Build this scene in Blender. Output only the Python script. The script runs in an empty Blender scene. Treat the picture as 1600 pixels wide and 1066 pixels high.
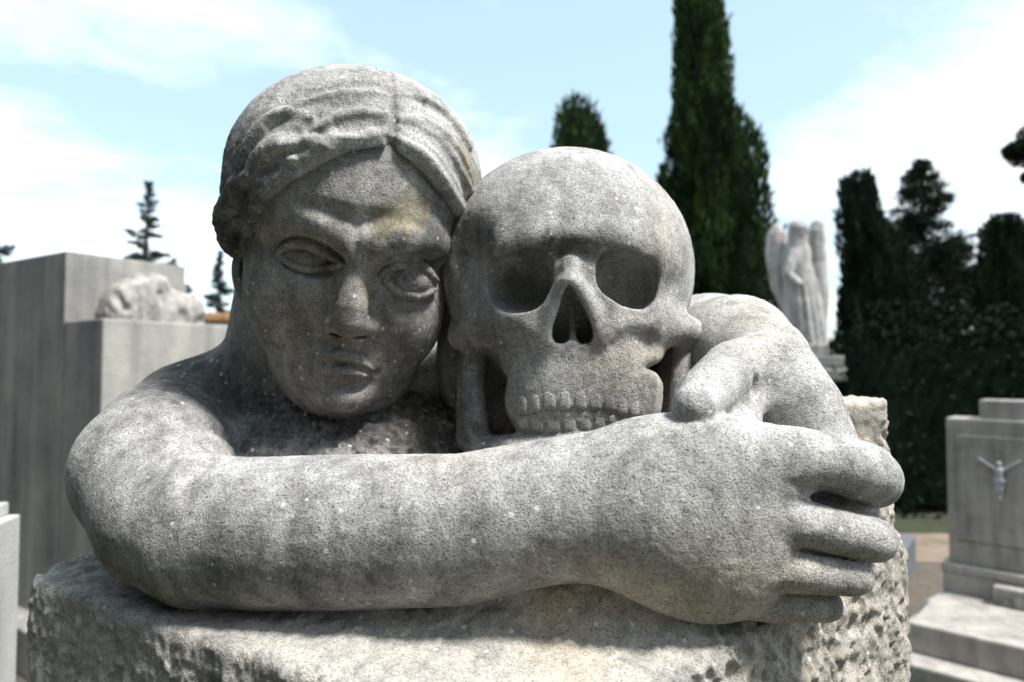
import bpy, math, random
import numpy as np
from mathutils import Vector, Matrix

# ------------------------------------------------------------------ camera, sky, sun, exposure
scene = bpy.context.scene
col = scene.collection
CAM_LOC = Vector((0.0, 0.0, 1.5))
PITCH = math.radians(2.2)
FPX = 1600 * 24.0 / 36.0            # focal length in photo pixels (1600 wide)
cam_data = bpy.data.cameras.new('camera')
cam_data.lens = 24.0
cam_data.sensor_width = 36.0
cam_data.clip_start = 0.02
cam_data.clip_end = 5000
cam_data.dof.use_dof = True
cam_data.dof.focus_distance = 0.66
cam_data.dof.aperture_fstop = 4.5
cam = bpy.data.objects.new('camera', cam_data)
col.objects.link(cam)
cam.location = CAM_LOC
cam.rotation_euler = (math.pi / 2 + PITCH, 0, 0)
scene.camera = cam

SUN_EL, SUN_AZ = math.radians(61), math.radians(58)     # azimuth from the camera's back towards the right
SUN_DIR = Vector((math.sin(SUN_AZ) * math.cos(SUN_EL), -math.cos(SUN_AZ) * math.cos(SUN_EL), math.sin(SUN_EL)))
sun_data = bpy.data.lights.new('sun', 'SUN')
sun_data.energy = 3.7
sun_data.angle = math.radians(10)
sun_data.color = (1.0, 0.96, 0.91)
sun = bpy.data.objects.new('sun', sun_data)
col.objects.link(sun)
sun.rotation_euler = SUN_DIR.to_track_quat('Z', 'Y').to_euler()

CLOUD_AT = (6.5, 0.4, 0.0)
world = bpy.data.worlds.new('World')
scene.world = world
world.use_nodes = True
wn, wl = world.node_tree.nodes, world.node_tree.links
wn.clear()
w_out = wn.new('ShaderNodeOutputWorld')
w_bg = wn.new('ShaderNodeBackground')
w_bg.inputs['Strength'].default_value = 0.12
w_sky = wn.new('ShaderNodeTexSky')
w_sky.sky_type = 'NISHITA'
w_sky.sun_disc = False
w_sky.sun_elevation = SUN_EL
w_sky.sun_rotation = math.pi - SUN_AZ
w_sky.dust_density = 1.0
w_sky.ozone_density = 0.3
wl.new(w_bg.outputs[0], w_out.inputs['Surface'])
# broken white cloud, laid out on a flat cloud layer overhead
w_tc = wn.new('ShaderNodeTexCoord')
w_sep = wn.new('ShaderNodeSeparateXYZ'); wl.new(w_tc.outputs['Generated'], w_sep.inputs[0])
def wmath(op, a, b):
    m = wn.new('ShaderNodeMath'); m.operation = op
    for i, v in enumerate((a, b)):
        if isinstance(v, (int, float)): m.inputs[i].default_value = v
        else: wl.new(v, m.inputs[i])
    return m.outputs[0]
w_h = wmath('ADD', wmath('MAXIMUM', w_sep.outputs[2], 0.0), 0.22)
w_cmb = wn.new('ShaderNodeCombineXYZ')
wl.new(wmath('DIVIDE', w_sep.outputs[0], w_h), w_cmb.inputs[0]); wl.new(wmath('DIVIDE', w_sep.outputs[1], w_h), w_cmb.inputs[1])
w_map = wn.new('ShaderNodeMapping'); w_map.inputs['Location'].default_value = CLOUD_AT; wl.new(w_cmb.outputs[0], w_map.inputs[0])
w_n1 = wn.new('ShaderNodeTexNoise'); w_n1.inputs['Scale'].default_value = 0.7; w_n1.inputs['Detail'].default_value = 8; w_n1.inputs['Roughness'].default_value = 0.58; w_n1.inputs['Distortion'].default_value = 0.3
wl.new(w_map.outputs[0], w_n1.inputs['Vector'])
w_rmp = wn.new('ShaderNodeValToRGB')
w_rmp.color_ramp.elements[0].position = 0.44; w_rmp.color_ramp.elements[0].color = (0, 0, 0, 1)
w_rmp.color_ramp.elements[1].position = 0.62; w_rmp.color_ramp.elements[1].color = (1, 1, 1, 1)
wl.new(w_n1.outputs['Fac'], w_rmp.inputs[0])
w_mix = wn.new('ShaderNodeMix'); w_mix.data_type = 'RGBA'
w_veil = wn.new('ShaderNodeMix'); w_veil.data_type = 'RGBA'
w_veil.inputs[0].default_value = 0.45; w_veil.inputs[7].default_value = (4.3, 5.8, 5.9, 1)      # thin high haze
wl.new(w_sky.outputs[0], w_veil.inputs[6])
wl.new(w_rmp.outputs[0], w_mix.inputs[0]); wl.new(w_veil.outputs[2], w_mix.inputs[6])
w_mix.inputs[7].default_value = (6.8, 7.3, 7.6, 1)
wl.new(w_mix.outputs[2], w_bg.inputs['Color'])

scene.view_settings.view_transform = 'Standard'
scene.view_settings.look = 'None'
scene.view_settings.exposure = 0.95
scene.view_settings.gamma = 1.0

VOX = 0.0019           # carving resolution in metres

# ------------------------------------------------------------------ helpers
def tag(o, label=None, cat=None, group=None, kind=None):
    if label: o['label'] = label
    if cat: o['category'] = cat
    if group: o['group'] = group
    if kind: o['kind'] = kind
    return o

def link(name, me, mat=None, parent=None):
    o = bpy.data.objects.new(name, me)
    col.objects.link(o)
    if me is not None and mat is not None:
        me.materials.clear(); me.materials.append(mat)
    if parent is not None:
        o.parent = parent
    return o

def empty(name, loc=(0, 0, 0), rz=0.0):
    o = bpy.data.objects.new(name, None)
    o.location = loc
    o.rotation_euler = (0, 0, rz)
    col.objects.link(o)
    return o

CR = Matrix.Rotation(math.pi / 2 + PITCH, 3, 'X')
CRN = np.array(CR)
def cam_to_world(P):
    """P: (N,3) of (right, up, depth) -> world."""
    Q = np.column_stack([P[:, 0], P[:, 1], -P[:, 2]])
    return Q @ CRN.T + np.array(CAM_LOC)
def at(px, py, depth):
    """World point seen at a photo pixel, at a distance along the view axis."""
    c = np.array([[(px - 800) * depth / FPX, (533 - py) * depth / FPX, depth]])
    return Vector(cam_to_world(c)[0])
def pt(px, py, d):
    return np.array([(px - 800) * d / FPX, (533 - py) * d / FPX, d])

# ------------------------------------------------------------------ numpy noise
def _hash(ix, iy, iz, seed):
    h = (ix.astype(np.int64) * 374761393 + iy.astype(np.int64) * 668265263 + iz.astype(np.int64) * 2147483647 + seed * 974711) & 0xffffffff
    h = ((h ^ (h >> 13)) * 1274126177) & 0xffffffff
    h = (h ^ (h >> 16)) & 0xffff
    return h.astype(np.float32) / 32767.5 - 1.0
def vnoise(P, scale, seed=0):
    Q = P * scale
    I = np.floor(Q)
    F = (Q - I).astype(np.float32)
    I = I.astype(np.int64)
    F = F * F * F * (F * (F * 6 - 15) + 10)
    out = np.zeros(len(P), np.float32)
    for dx in (0, 1):
        wx = F[:, 0] if dx else 1 - F[:, 0]
        for dy in (0, 1):
            wy = F[:, 1] if dy else 1 - F[:, 1]
            for dz in (0, 1):
                wz = F[:, 2] if dz else 1 - F[:, 2]
                out += wx * wy * wz * _hash(I[:, 0] + dx, I[:, 1] + dy, I[:, 2] + dz, seed)
    return out
def fbm(P, scale, octaves=3, seed=0):
    a, s, o = 1.0, scale, np.zeros(len(P), np.float32)
    for i in range(octaves):
        o += a * vnoise(P, s, seed + i * 17)
        a *= 0.5; s *= 2.03
    return o
def worley(P, scale, seed=0):
    """Distances to the nearest and second nearest scattered point, and a random value of the nearest."""
    Q = P * scale; I = np.floor(Q).astype(np.int64)
    f1 = np.full(len(P), 9.0, np.float32); f2 = f1.copy(); rnd = np.zeros(len(P), np.float32)
    for dx in (-1, 0, 1):
        for dy in (-1, 0, 1):
            for dz in (-1, 0, 1):
                a, b, c = I[:, 0] + dx, I[:, 1] + dy, I[:, 2] + dz
                h = [_hash(a, b, c, seed + k) * 0.5 + 0.5 for k in (0, 1, 2)]
                d = np.sqrt((a + h[0] - Q[:, 0]) ** 2 + (b + h[1] - Q[:, 1]) ** 2 + (c + h[2] - Q[:, 2]) ** 2).astype(np.float32)
                near = d < f1
                f2 = np.where(near, f1, np.minimum(f2, d)); rnd = np.where(near, _hash(a, b, c, seed + 9), rnd); f1 = np.where(near, d, f1)
    return f1, f2, rnd
def sstep(a, b, x):
    t = np.clip((x - a) / (b - a), 0, 1)
    return t * t * (3 - 2 * t)

# ------------------------------------------------------------------ signed-distance sculpting
class Ell:
    def __init__(s, c, r, R=None, p=2.0):
        s.c = np.array(c, np.float32); s.r = np.array(r, np.float32); s.R = None if R is None else np.asarray(R, np.float32); s.p = p
        m = max(r) if R is not None else None
        e = np.array([m] * 3) if m else s.r
        s.lo, s.hi = s.c - e, s.c + e
    def ev(s, P):
        Q = P - s.c
        if s.R is not None: Q = Q @ s.R
        q = Q / s.r
        if s.p == 2.0:
            k0 = np.sqrt((q * q).sum(1)); k1 = np.sqrt(((q / s.r) ** 2).sum(1)) + 1e-9
            return k0 * (k0 - 1) / k1
        k0 = (np.abs(q) ** s.p).sum(1) ** (1 / s.p)
        q2 = np.sqrt((q * q).sum(1)) + 1e-9
        k1 = np.sqrt(((q / s.r) ** 2).sum(1)) + 1e-9
        return (k0 - 1) * q2 / k1
class Chain:
    def __init__(s, pts, rad, n=None, f=1.0):
        s.p = np.array(pts, np.float32); s.rad = np.array(rad, np.float32)
        s.n = None if n is None else np.array(n, np.float32); s.f = f
        m = s.rad.max() * max(1.0, f if n is not None else 1.0)
        s.lo, s.hi = s.p.min(0) - m, s.p.max(0) + m
    def ev(s, P):
        d = np.full(len(P), 9.0, P.dtype)
        pp = s.p
        if s.n is not None:
            P = P + np.outer(P @ s.n, s.n) * (1 / s.f - 1)
            pp = pp + np.outer(pp @ s.n, s.n) * (1 / s.f - 1)
        if len(pp) == 1:
            return np.sqrt(((P - pp[0]) ** 2).sum(1)) - s.rad[0]
        for a, b, ra, rb in zip(pp[:-1], pp[1:], s.rad[:-1], s.rad[1:]):
            ba = b - a; L = ba @ ba + 1e-12
            t = np.clip((P - a) @ ba / L, 0, 1)
            dd = np.sqrt(((P - a - np.outer(t, ba)) ** 2).sum(1)) - (ra + (rb - ra) * t)
            d = np.minimum(d, dd)
        return d
class Prism:
    """Outline in photo pixels swept through a depth range."""
    def __init__(s, poly, d0, d1):
        s.v = np.array(poly, float); s.d0, s.d1 = d0, d1
        c = np.array([pt(x, y, d) for x, y in poly for d in (d0, d1)])
        s.lo, s.hi = c.min(0), c.max(0)
    def ev(s, P):
        x = P[:, 0] / P[:, 2] * FPX + 800; y = 533 - P[:, 1] / P[:, 2] * FPX
        v = s.v; n = len(v)
        d2 = np.full(len(P), 1e12); sg = np.ones(len(P))
        for i in range(n):
            a, b = v[i], v[i - 1]
            ex, ey = b - a; wx, wy = x - a[0], y - a[1]
            t = np.clip((wx * ex + wy * ey) / (ex * ex + ey * ey), 0, 1)
            d2 = np.minimum(d2, (wx - ex * t) ** 2 + (wy - ey * t) ** 2)
            c1, c2, c3 = y >= a[1], y < b[1], ex * wy > ey * wx
            fl = (c1 & c2 & c3) | (~c1 & ~c2 & ~c3)
            sg = np.where(fl, -sg, sg)
        d = sg * np.sqrt(d2) * P[:, 2] / FPX
        dz = np.maximum(s.d0 - P[:, 2], P[:, 2] - s.d1)
        return np.maximum(d, dz)
class Poly:
    """Convex upright block: planes (n, offset) all inside, for world-space blocks."""
    def __init__(s, planes, lo, hi, k=0.006):
        s.pl = planes; s.lo, s.hi, s.k = np.array(lo), np.array(hi), k
    def ev(s, P):
        d = None
        for n, o in s.pl:
            e = P @ np.array(n) - o
            d = e if d is None else smax(d, e, s.k)
        return d
def smin(a, b, k):
    if k <= 0: return np.minimum(a, b)
    h = np.clip(0.5 + 0.5 * (b - a) / k, 0, 1)
    return b + (a - b) * h - k * h * (1 - h)
def smax(a, b, k): return -smin(-a, -b, k)

class Sculpt:
    def __init__(s): s.ops = []
    def u(s, prim, k=0.006): s.ops.append(('u', prim, k)); return s
    def c(s, prim, k=0.004): s.ops.append(('c', prim, k)); return s
    def ev(s, P, band=0.01):
        d = np.full(len(P), 1.0)
        for kind, pr, k in s.ops:
            m = k + band
            ix = np.nonzero(((P >= pr.lo - m) & (P <= pr.hi + m)).all(1))[0]
            if len(ix) == 0: continue
            e = pr.ev(P[ix])
            d[ix] = smin(d[ix], e, k) if kind == 'u' else smax(d[ix], -e, k)
        return d
    def hit(s, pix):
        """March camera rays to the surface; returns depths."""
        pix = np.array(pix, float)
        dirs = np.column_stack([(pix[:, 0] - 800) / FPX, (533 - pix[:, 1]) / FPX, np.ones(len(pix))])
        L = np.sqrt((dirs ** 2).sum(1))
        t = np.full(len(pix), 0.48)
        for i in range(46):
            d = s.ev(dirs * t[:, None], 0.12)
            t += np.clip(d, -0.01, 0.06) / L * 0.9
        return t
    def mesh(s, h, cell=8):
        lo = np.min([p.lo for k, p, _ in s.ops if k == 'u'], 0) - 3 * h
        hi = np.max([p.hi for k, p, _ in s.ops if k == 'u'], 0) + 3 * h
        H = h * cell
        nb = np.ceil((hi - lo) / H).astype(int)
        g = np.stack(np.meshgrid(*[np.arange(n) for n in nb], indexing='ij'), -1).reshape(-1, 3)
        cen = lo + (g + 0.5) * H
        dc = s.ev(cen, H * 2.2)
        act = np.abs(dc) < H * 1.5
        # dense sign field, then exact values in the active blocks
        D = np.repeat(np.repeat(np.repeat(dc.reshape(nb).astype(np.float32), cell, 0), cell, 1), cell, 2)
        o = np.stack(np.meshgrid(*[np.arange(cell)] * 3, indexing='ij'), -1).reshape(-1, 3)
        ga = g[act]
        for q in range(0, len(ga), 1200):
            G = ga[q:q + 1200]
            blo = lo + G * H - 4 * h; bhi = lo + (G + 1) * H + 4 * h
            I = (G[:, None, :] * cell + o[None])
            P = (lo + I * h).astype(np.float32)
            d = np.full(P.shape[:2], 1.0, np.float32)
            for kind, pr, k in s.ops:
                ix = np.nonzero(((bhi >= pr.lo - k) & (blo <= pr.hi + k)).all(1))[0]
                if len(ix) == 0: continue
                e = pr.ev(P[ix].reshape(-1, 3)).reshape(len(ix), -1)
                d[ix] = smin(d[ix], e, k) if kind == 'u' else smax(d[ix], -e, k)
            D[I[..., 0], I[..., 1], I[..., 2]] = d
        return surface_nets(D, lo, h)

def surface_nets(D, lo, h):
    ins = D < 0
    c = np.zeros(tuple(np.array(D.shape) - 1), np.uint8)
    nx, ny, nz = D.shape
    offs = [(i, j, k) for i in (0, 1) for j in (0, 1) for k in (0, 1)]
    for i, j, k in offs:
        c += ins[i:nx - 1 + i, j:ny - 1 + j, k:nz - 1 + k]
    A = np.argwhere((c > 0) & (c < 8))
    vals = np.stack([D[A[:, 0] + i, A[:, 1] + j, A[:, 2] + k] for i, j, k in offs], 1)
    acc = np.zeros((len(A), 3)); cnt = np.zeros(len(A))
    of = np.array(offs, float)
    for a in range(8):
        for b in range(a + 1, 8):
            if np.abs(of[a] - of[b]).sum() != 1: continue
            va, vb = vals[:, a], vals[:, b]
            m = (va < 0) != (vb < 0)
            t = np.where(m, va / np.where(m, va - vb, 1), 0)
            acc[m] += of[a] + (of[b] - of[a]) * t[m, None]
            cnt[m] += 1
    V = lo + (A + acc / cnt[:, None]) * h
    vid = np.full(c.shape, -1, np.int32)
    vid[A[:, 0], A[:, 1], A[:, 2]] = np.arange(len(A))
    F = []
    for ax in range(3):
        sl0 = [slice(None)] * 3; sl1 = [slice(None)] * 3
        sl0[ax] = slice(0, -1); sl1[ax] = slice(1, None)
        E = np.argwhere(ins[tuple(sl0)] != ins[tuple(sl1)])
        b, cc = (ax + 1) % 3, (ax + 2) % 3
        ok = (E[:, b] > 0) & (E[:, cc] > 0) & (E[:, b] < c.shape[b]) & (E[:, cc] < c.shape[cc]) & (E[:, ax] < c.shape[ax])
        E = E[ok]
        def cellv(db, dc):
            Q = E.copy(); Q[:, b] -= db; Q[:, cc] -= dc
            return vid[Q[:, 0], Q[:, 1], Q[:, 2]]
        q = np.stack([cellv(0, 0), cellv(1, 0), cellv(1, 1), cellv(0, 1)], 1)
        flip = ~ins[E[:, 0], E[:, 1], E[:, 2]]
        q[flip] = q[flip][:, ::-1]
        F.append(q[(q >= 0).all(1)])
    return V, np.concatenate(F)

def np_mesh(name, V, F, smooth=True):
    me = bpy.data.meshes.new(name)
    F = np.asarray(F, np.int32)
    nf, k = F.shape
    me.vertices.add(len(V)); me.vertices.foreach_set('co', np.asarray(V, np.float32).ravel())
    me.loops.add(nf * k); me.loops.foreach_set('vertex_index', F.ravel())
    me.polygons.add(nf)
    me.polygons.foreach_set('loop_start', np.arange(0, nf * k, k, dtype=np.int32))
    me.polygons.foreach_set('use_smooth', np.full(nf, smooth))
    me.update(calc_edges=True)
    return me
def normals(me):
    n = np.empty(len(me.vertices) * 3, np.float32)
    me.vertex_normals.foreach_get('vector', n)
    return n.reshape(-1, 3)
def set_co(me, V):
    me.vertices.foreach_set('co', np.asarray(V, np.float32).ravel()); me.update()
def attr(me, name, vals):
    a = me.attributes.new(name, 'FLOAT', 'POINT')
    a.data.foreach_set('value', np.asarray(vals, np.float32))

# sculpting helpers: photo pixel + relief height (pixels towards the camera from a base plane)
class Plane:
    def __init__(s, D0, mm, tilt=0.0, y0=0.0): s.D0, s.mm, s.tilt, s.y0 = D0, mm, tilt, y0
    def d(s, z, y=0.0): return s.D0 - s.mm * (z + s.tilt * (s.y0 - y))
    def P(s, x, y, z): return pt(x, y, s.d(z, y))
    def E(s, x, y, z, rx, ry, rz, roll=0, p=2.0):
        sc = s.d(z, y) / FPX
        a = math.radians(roll)     # positive = clockwise in the picture
        R = None
        if roll or s.tilt:
            R = np.array([[math.cos(a), math.sin(a), 0], [-math.sin(a), math.cos(a), 0], [0, 0, 1.0]])
            b = math.atan(s.tilt)
            R = np.array([[1, 0, 0], [0, math.cos(b), math.sin(b)], [0, -math.sin(b), math.cos(b)]]) @ R
        return Ell(s.P(x, y, z), (rx * sc, ry * sc, rz * s.mm), R, p)
    def C(s, lst):
        return Chain([s.P(x, y, z) for x, y, z, r in lst], [r * s.d(z, y) / FPX for x, y, z, r in lst])
    def on(s, sc, lst, off=0.0):
        """Stroke laid on the present surface of a sculpt: (px, py, radius px)."""
        if len(lst) > 3:                                  # run a smooth curve through the points
            p = np.array([lst[0]] + list(lst) + [lst[-1]], float); out = []
            for i in range(1, len(p) - 2):
                for t in (0.0, 1 / 3, 2 / 3):
                    a, b, c, d = p[i - 1], p[i], p[i + 1], p[i + 2]
                    out.append(0.5 * (2 * b + (c - a) * t + (2 * a - 5 * b + 4 * c - d) * t * t + (3 * b - a - 3 * c + d) * t ** 3))
            lst = [tuple(v) for v in out] + [tuple(lst[-1])]
        t = sc.hit([(x, y) for x, y, r in lst])
        return Chain([pt(x, y, d - off * s.mm) for (x, y, r), d in zip(lst, t)], [r * d / FPX for (x, y, r), d in zip(lst, t)])
def K(px): return px * 0.00075
def chain_d(lst):
    """(px, py, depth metres, radius px)"""
    return Chain([pt(x, y, d) for x, y, d, r in lst], [r * d / FPX for x, y, d, r in lst])
def ell_d(x, y, d, rx, ry, rz, roll=0, yaw=0, p=2.0):
    a, b = math.radians(roll), math.radians(yaw)
    R = np.array([[math.cos(a), math.sin(a), 0], [-math.sin(a), math.cos(a), 0], [0, 0, 1.0]])
    Ry = np.array([[math.cos(b), 0, math.sin(b)], [0, 1, 0], [-math.sin(b), 0, math.cos(b)]])
    s = d / FPX
    return Ell(pt(x, y, d), (rx * s, ry * s, rz), (Ry @ R) if (roll or yaw) else None, p)


# ------------------------------------------------------------------ materials
class NT:
    def __init__(s, name):
        s.m = bpy.data.materials.new(name); s.m.use_nodes = True
        s.n, s.l = s.m.node_tree.nodes, s.m.node_tree.links
        s.b = s.n['Principled BSDF']
        s.b.inputs['Specular IOR Level'].default_value = 0.25
        s.tc = s.n.new('ShaderNodeTexCoord')
    def mapping(s, scale=(1, 1, 1), out='Object', loc=(0, 0, 0), rot=(0, 0, 0)):
        m = s.n.new('ShaderNodeMapping')
        m.inputs['Scale'].default_value = scale; m.inputs['Location'].default_value = loc; m.inputs['Rotation'].default_value = rot
        s.l.new(s.tc.outputs[out], m.inputs[0]); return m.outputs[0]
    def noise(s, scale, detail=3, rough=0.55, vec=None, dist=0.0):
        t = s.n.new('ShaderNodeTexNoise')
        t.inputs['Scale'].default_value = scale; t.inputs['Detail'].default_value = detail
        t.inputs['Roughness'].default_value = rough; t.inputs['Distortion'].default_value = dist
        s.l.new(vec if vec is not None else s.tc.outputs['Object'], t.inputs['Vector']); return t.outputs['Fac']
    def voro(s, scale, vec=None, out='Distance', feature='F1'):
        t = s.n.new('ShaderNodeTexVoronoi'); t.feature = feature
        t.inputs['Scale'].default_value = scale
        s.l.new(vec if vec is not None else s.tc.outputs['Object'], t.inputs['Vector']); return t.outputs[out]
    def ramp(s, fac, stops):
        r = s.n.new('ShaderNodeValToRGB'); e = r.color_ramp.elements
        while len(e) < len(stops): e.new(0.5)
        for el, (p, c) in zip(e, stops):
            el.position = p; el.color = (c, c, c, 1) if isinstance(c, (int, float)) else (*c, 1)
        s.l.new(fac, r.inputs[0]); return r.outputs[0]
    def math(s, op, a, b=None, clamp=False):
        m = s.n.new('ShaderNodeMath'); m.operation = op; m.use_clamp = clamp
        for i, v in enumerate((a, b)):
            if v is None: continue
            if isinstance(v, (int, float)): m.inputs[i].default_value = v
            else: s.l.new(v, m.inputs[i])
        return m.outputs[0]
    def mix(s, fac, a, b, blend='MIX'):
        m = s.n.new('ShaderNodeMix'); m.data_type = 'RGBA'; m.blend_type = blend
        for sock, v in ((m.inputs[0], fac), (m.inputs[6], a), (m.inputs[7], b)):
            if isinstance(v, (int, float)): sock.default_value = v
            elif isinstance(v, tuple): sock.default_value = (*v, 1)
            else: s.l.new(v, sock)
        return m.outputs[2]
    def attr(s, name):
        a = s.n.new('ShaderNodeAttribute'); a.attribute_name = name; return a.outputs['Fac']
    def bump(s, h, strength, dist, prev=None):
        b = s.n.new('ShaderNodeBump'); b.inputs['Strength'].default_value = strength; b.inputs['Distance'].default_value = dist
        s.l.new(h, b.inputs['Height'])
        if prev is not None: s.l.new(prev, b.inputs['Normal'])
        return b.outputs[0]
    def done(s, color, normal=None, rough=0.92):
        s.l.new(color, s.b.inputs['Base Color']) if not isinstance(color, tuple) else None
        if isinstance(color, tuple): s.b.inputs['Base Color'].default_value = (*color, 1)
        if normal is not None: s.l.new(normal, s.b.inputs['Normal'])
        if isinstance(rough, (int, float)): s.b.inputs['Roughness'].default_value = rough
        else: s.l.new(rough, s.b.inputs['Roughness'])
        return s.m

def stone_mat(name, light, mid, dark, grain=1.0, fleck=1.0):
    t = NT(name)
    big = t.noise(9, 5, 0.62)
    med = t.noise(62, 6, 0.72, dist=0.5)
    fine = t.noise(420, 3, 0.7)
    spk = t.noise(1000, 2, 0.6)
    streak = t.noise(1, 4, 0.6, t.mapping((34, 34, 5)))
    f = t.math('ADD', t.math('MULTIPLY', big, 0.45), t.math('MULTIPLY', med, 0.55))
    f = t.math('ADD', f, t.math('MULTIPLY', t.math('SUBTRACT', streak, 0.5), 0.55))
    dirt_shade = t.attr('dirt_shade'); lich = t.attr('lichen'); warm = t.attr('warm')
    f = t.math('SUBTRACT', f, t.math('MULTIPLY', dirt_shade, 0.30))  # darkened by grime masks and by shade painted into them
    c = t.ramp(f, [(0.22, dark), (0.44, mid), (0.60, light)])
    # warm tint: bare limestone, and sunlight painted on the block
    c = t.mix(t.math('MULTIPLY', warm, 0.8), c, t.mix(0.5, c, (0.62, 0.50, 0.33)))
    # gritty crust, denser where dirty
    g = t.math('ADD', t.math('MULTIPLY', fine, 0.6), t.math('MULTIPLY', spk, 0.4))
    g2 = t.ramp(g, [(0.35, 0.20), (0.45, 0.80), (0.54, 1.04), (0.65, 1.32)])
    c = t.mix(grain, c, t.mix(1.0, c, g2, 'MULTIPLY'))
    # black crust patches
    blot = t.noise(46, 7, 0.8, dist=0.8)
    blk = t.ramp(t.math('ADD', blot, t.math('MULTIPLY', dirt_shade, 0.16)), [(0.60, 0.0), (0.70, 1.0)])
    c = t.mix(t.math('MULTIPLY', t.math('MULTIPLY', blk, 0.75), t.ramp(dirt_shade, [(0.0, 0.22), (0.55, 0.35), (0.9, 1.0)])), c, (0.05, 0.048, 0.046))
    # small pits
    pv = t.voro(520); pk = t.n.new('ShaderNodeSeparateColor'); t.l.new(t.voro(520, out='Color'), pk.inputs[0])
    pit = t.math('MULTIPLY', t.ramp(pv, [(0.22, 1.0), (0.42, 0.0)]), t.ramp(t.math('ADD', pk.outputs[0], t.math('MULTIPLY', t.math('SUBTRACT', t.noise(28, 3), 0.5), 0.9)), [(0.50, 0.0), (0.62, 1.0)]))
    c = t.mix(t.math('MULTIPLY', pit, 0.42), c, (0.06, 0.058, 0.055))
    # ochre-green lichen
    ln = t.ramp(t.math('MULTIPLY', lich, t.math('ADD', t.math('MULTIPLY', t.noise(110, 8, 1.0), 2.2), -0.55)), [(0.36, 0.0), (0.46, 1.0)])
    lc = t.mix(t.ramp(t.noise(160, 3), [(0.35, 0), (0.65, 1)]), (0.10, 0.095, 0.022), (0.30, 0.23, 0.075))
    c = t.mix(t.math('MULTIPLY', ln, 0.5), c, lc)
    # pale lichen flecks
    v = t.voro(95); keep = t.voro(95, out='Color')
    sx = t.n.new('ShaderNodeSeparateColor'); t.l.new(keep, sx.inputs[0])
    fl = t.math('MULTIPLY', t.ramp(t.math('ADD', v, t.math('MULTIPLY', t.noise(300, 2), 0.18)), [(0.26, 1.0), (0.33, 0.0)]), t.ramp(t.math('ADD', sx.outputs[0], t.math('MULTIPLY', dirt_shade, 0.06)), [(0.86, 0.0), (0.88, 1.0)]))
    c = t.mix(t.math('MULTIPLY', fl, 0.62 * fleck), c, (0.72, 0.71, 0.68))
    n = t.bump(fine, 0.55, 0.0022)
    n = t.bump(spk, 0.35, 0.0012, n)
    n = t.bump(t.math('SUBTRACT', 1.0, pit), 0.5, 0.0012, n)
    n = t.bump(med, 0.35, 0.004, n)
    return t.done(c, n, 0.95)
M_STONE = stone_mat('carved_stone', (0.50, 0.495, 0.48), (0.33, 0.325, 0.318), (0.12, 0.118, 0.117))
M_BLOCK = stone_mat('hewn_stone', (0.51, 0.485, 0.435), (0.38, 0.365, 0.34), (0.14, 0.138, 0.136), 0.85, 1.2)

def weathered(name, light, dark, scale=3.0, streaky=0.6, tint=None):
    t = NT(name)
    a = t.noise(scale, 6, 0.65); st = t.noise(1, 2, 0.5, t.mapping((scale * 3.5, scale * 3.5, scale * 0.3)))
    f = t.math('ADD', t.math('MULTIPLY', a, 1 - streaky), t.math('MULTIPLY', st, streaky))
    c = t.ramp(f, [(0.34, dark), (0.62, light)])
    g = t.ramp(t.noise(scale * 40, 3, 0.7), [(0.3, 0.7), (0.65, 1.1)])
    c = t.mix(1.0, c, g, 'MULTIPLY')
    if tint:
        c = t.mix(t.ramp(t.noise(scale * 1.7, 4), [(0.5, 0), (0.66, 0.7)]), c, tint)
    return t.done(c, t.bump(t.noise(scale * 22, 4, 0.7), 0.4, 0.01), 0.93)
M_MONU = weathered('grey_monument', (0.42, 0.405, 0.37), (0.17, 0.17, 0.178), 2.6, 0.45)
M_CARVE = weathered('weathered_carving', (0.44, 0.42, 0.39), (0.14, 0.135, 0.13), 9, 0.35)
M_WHITE = weathered('white_marble', (0.52, 0.51, 0.485), (0.34, 0.335, 0.32), 5, 0.5)
M_ANGEL = weathered('angel_marble', (0.48, 0.46, 0.44), (0.20, 0.19, 0.19), 4, 0.6)
M_TOMB = weathered('tomb_stone', (0.43, 0.40, 0.365), (0.21, 0.195, 0.18), 7, 0.35)
M_SAND = weathered('sand', (0.24, 0.185, 0.14), (0.15, 0.12, 0.09), 4, 0.1)
M_METAL = weathered('tarnished_metal', (0.50, 0.51, 0.54), (0.26, 0.26, 0.27), 40, 0.3)
M_BLUE = weathered('slate_stone', (0.16, 0.17, 0.20), (0.09, 0.095, 0.11), 6, 0.3)
M_TERRA = weathered('terracotta', (0.50, 0.27, 0.12), (0.34, 0.20, 0.11), 6, 0.2)
M_LIME = weathered('limewash', (0.60, 0.52, 0.42), (0.42, 0.37, 0.31), 2, 0.3)

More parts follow.
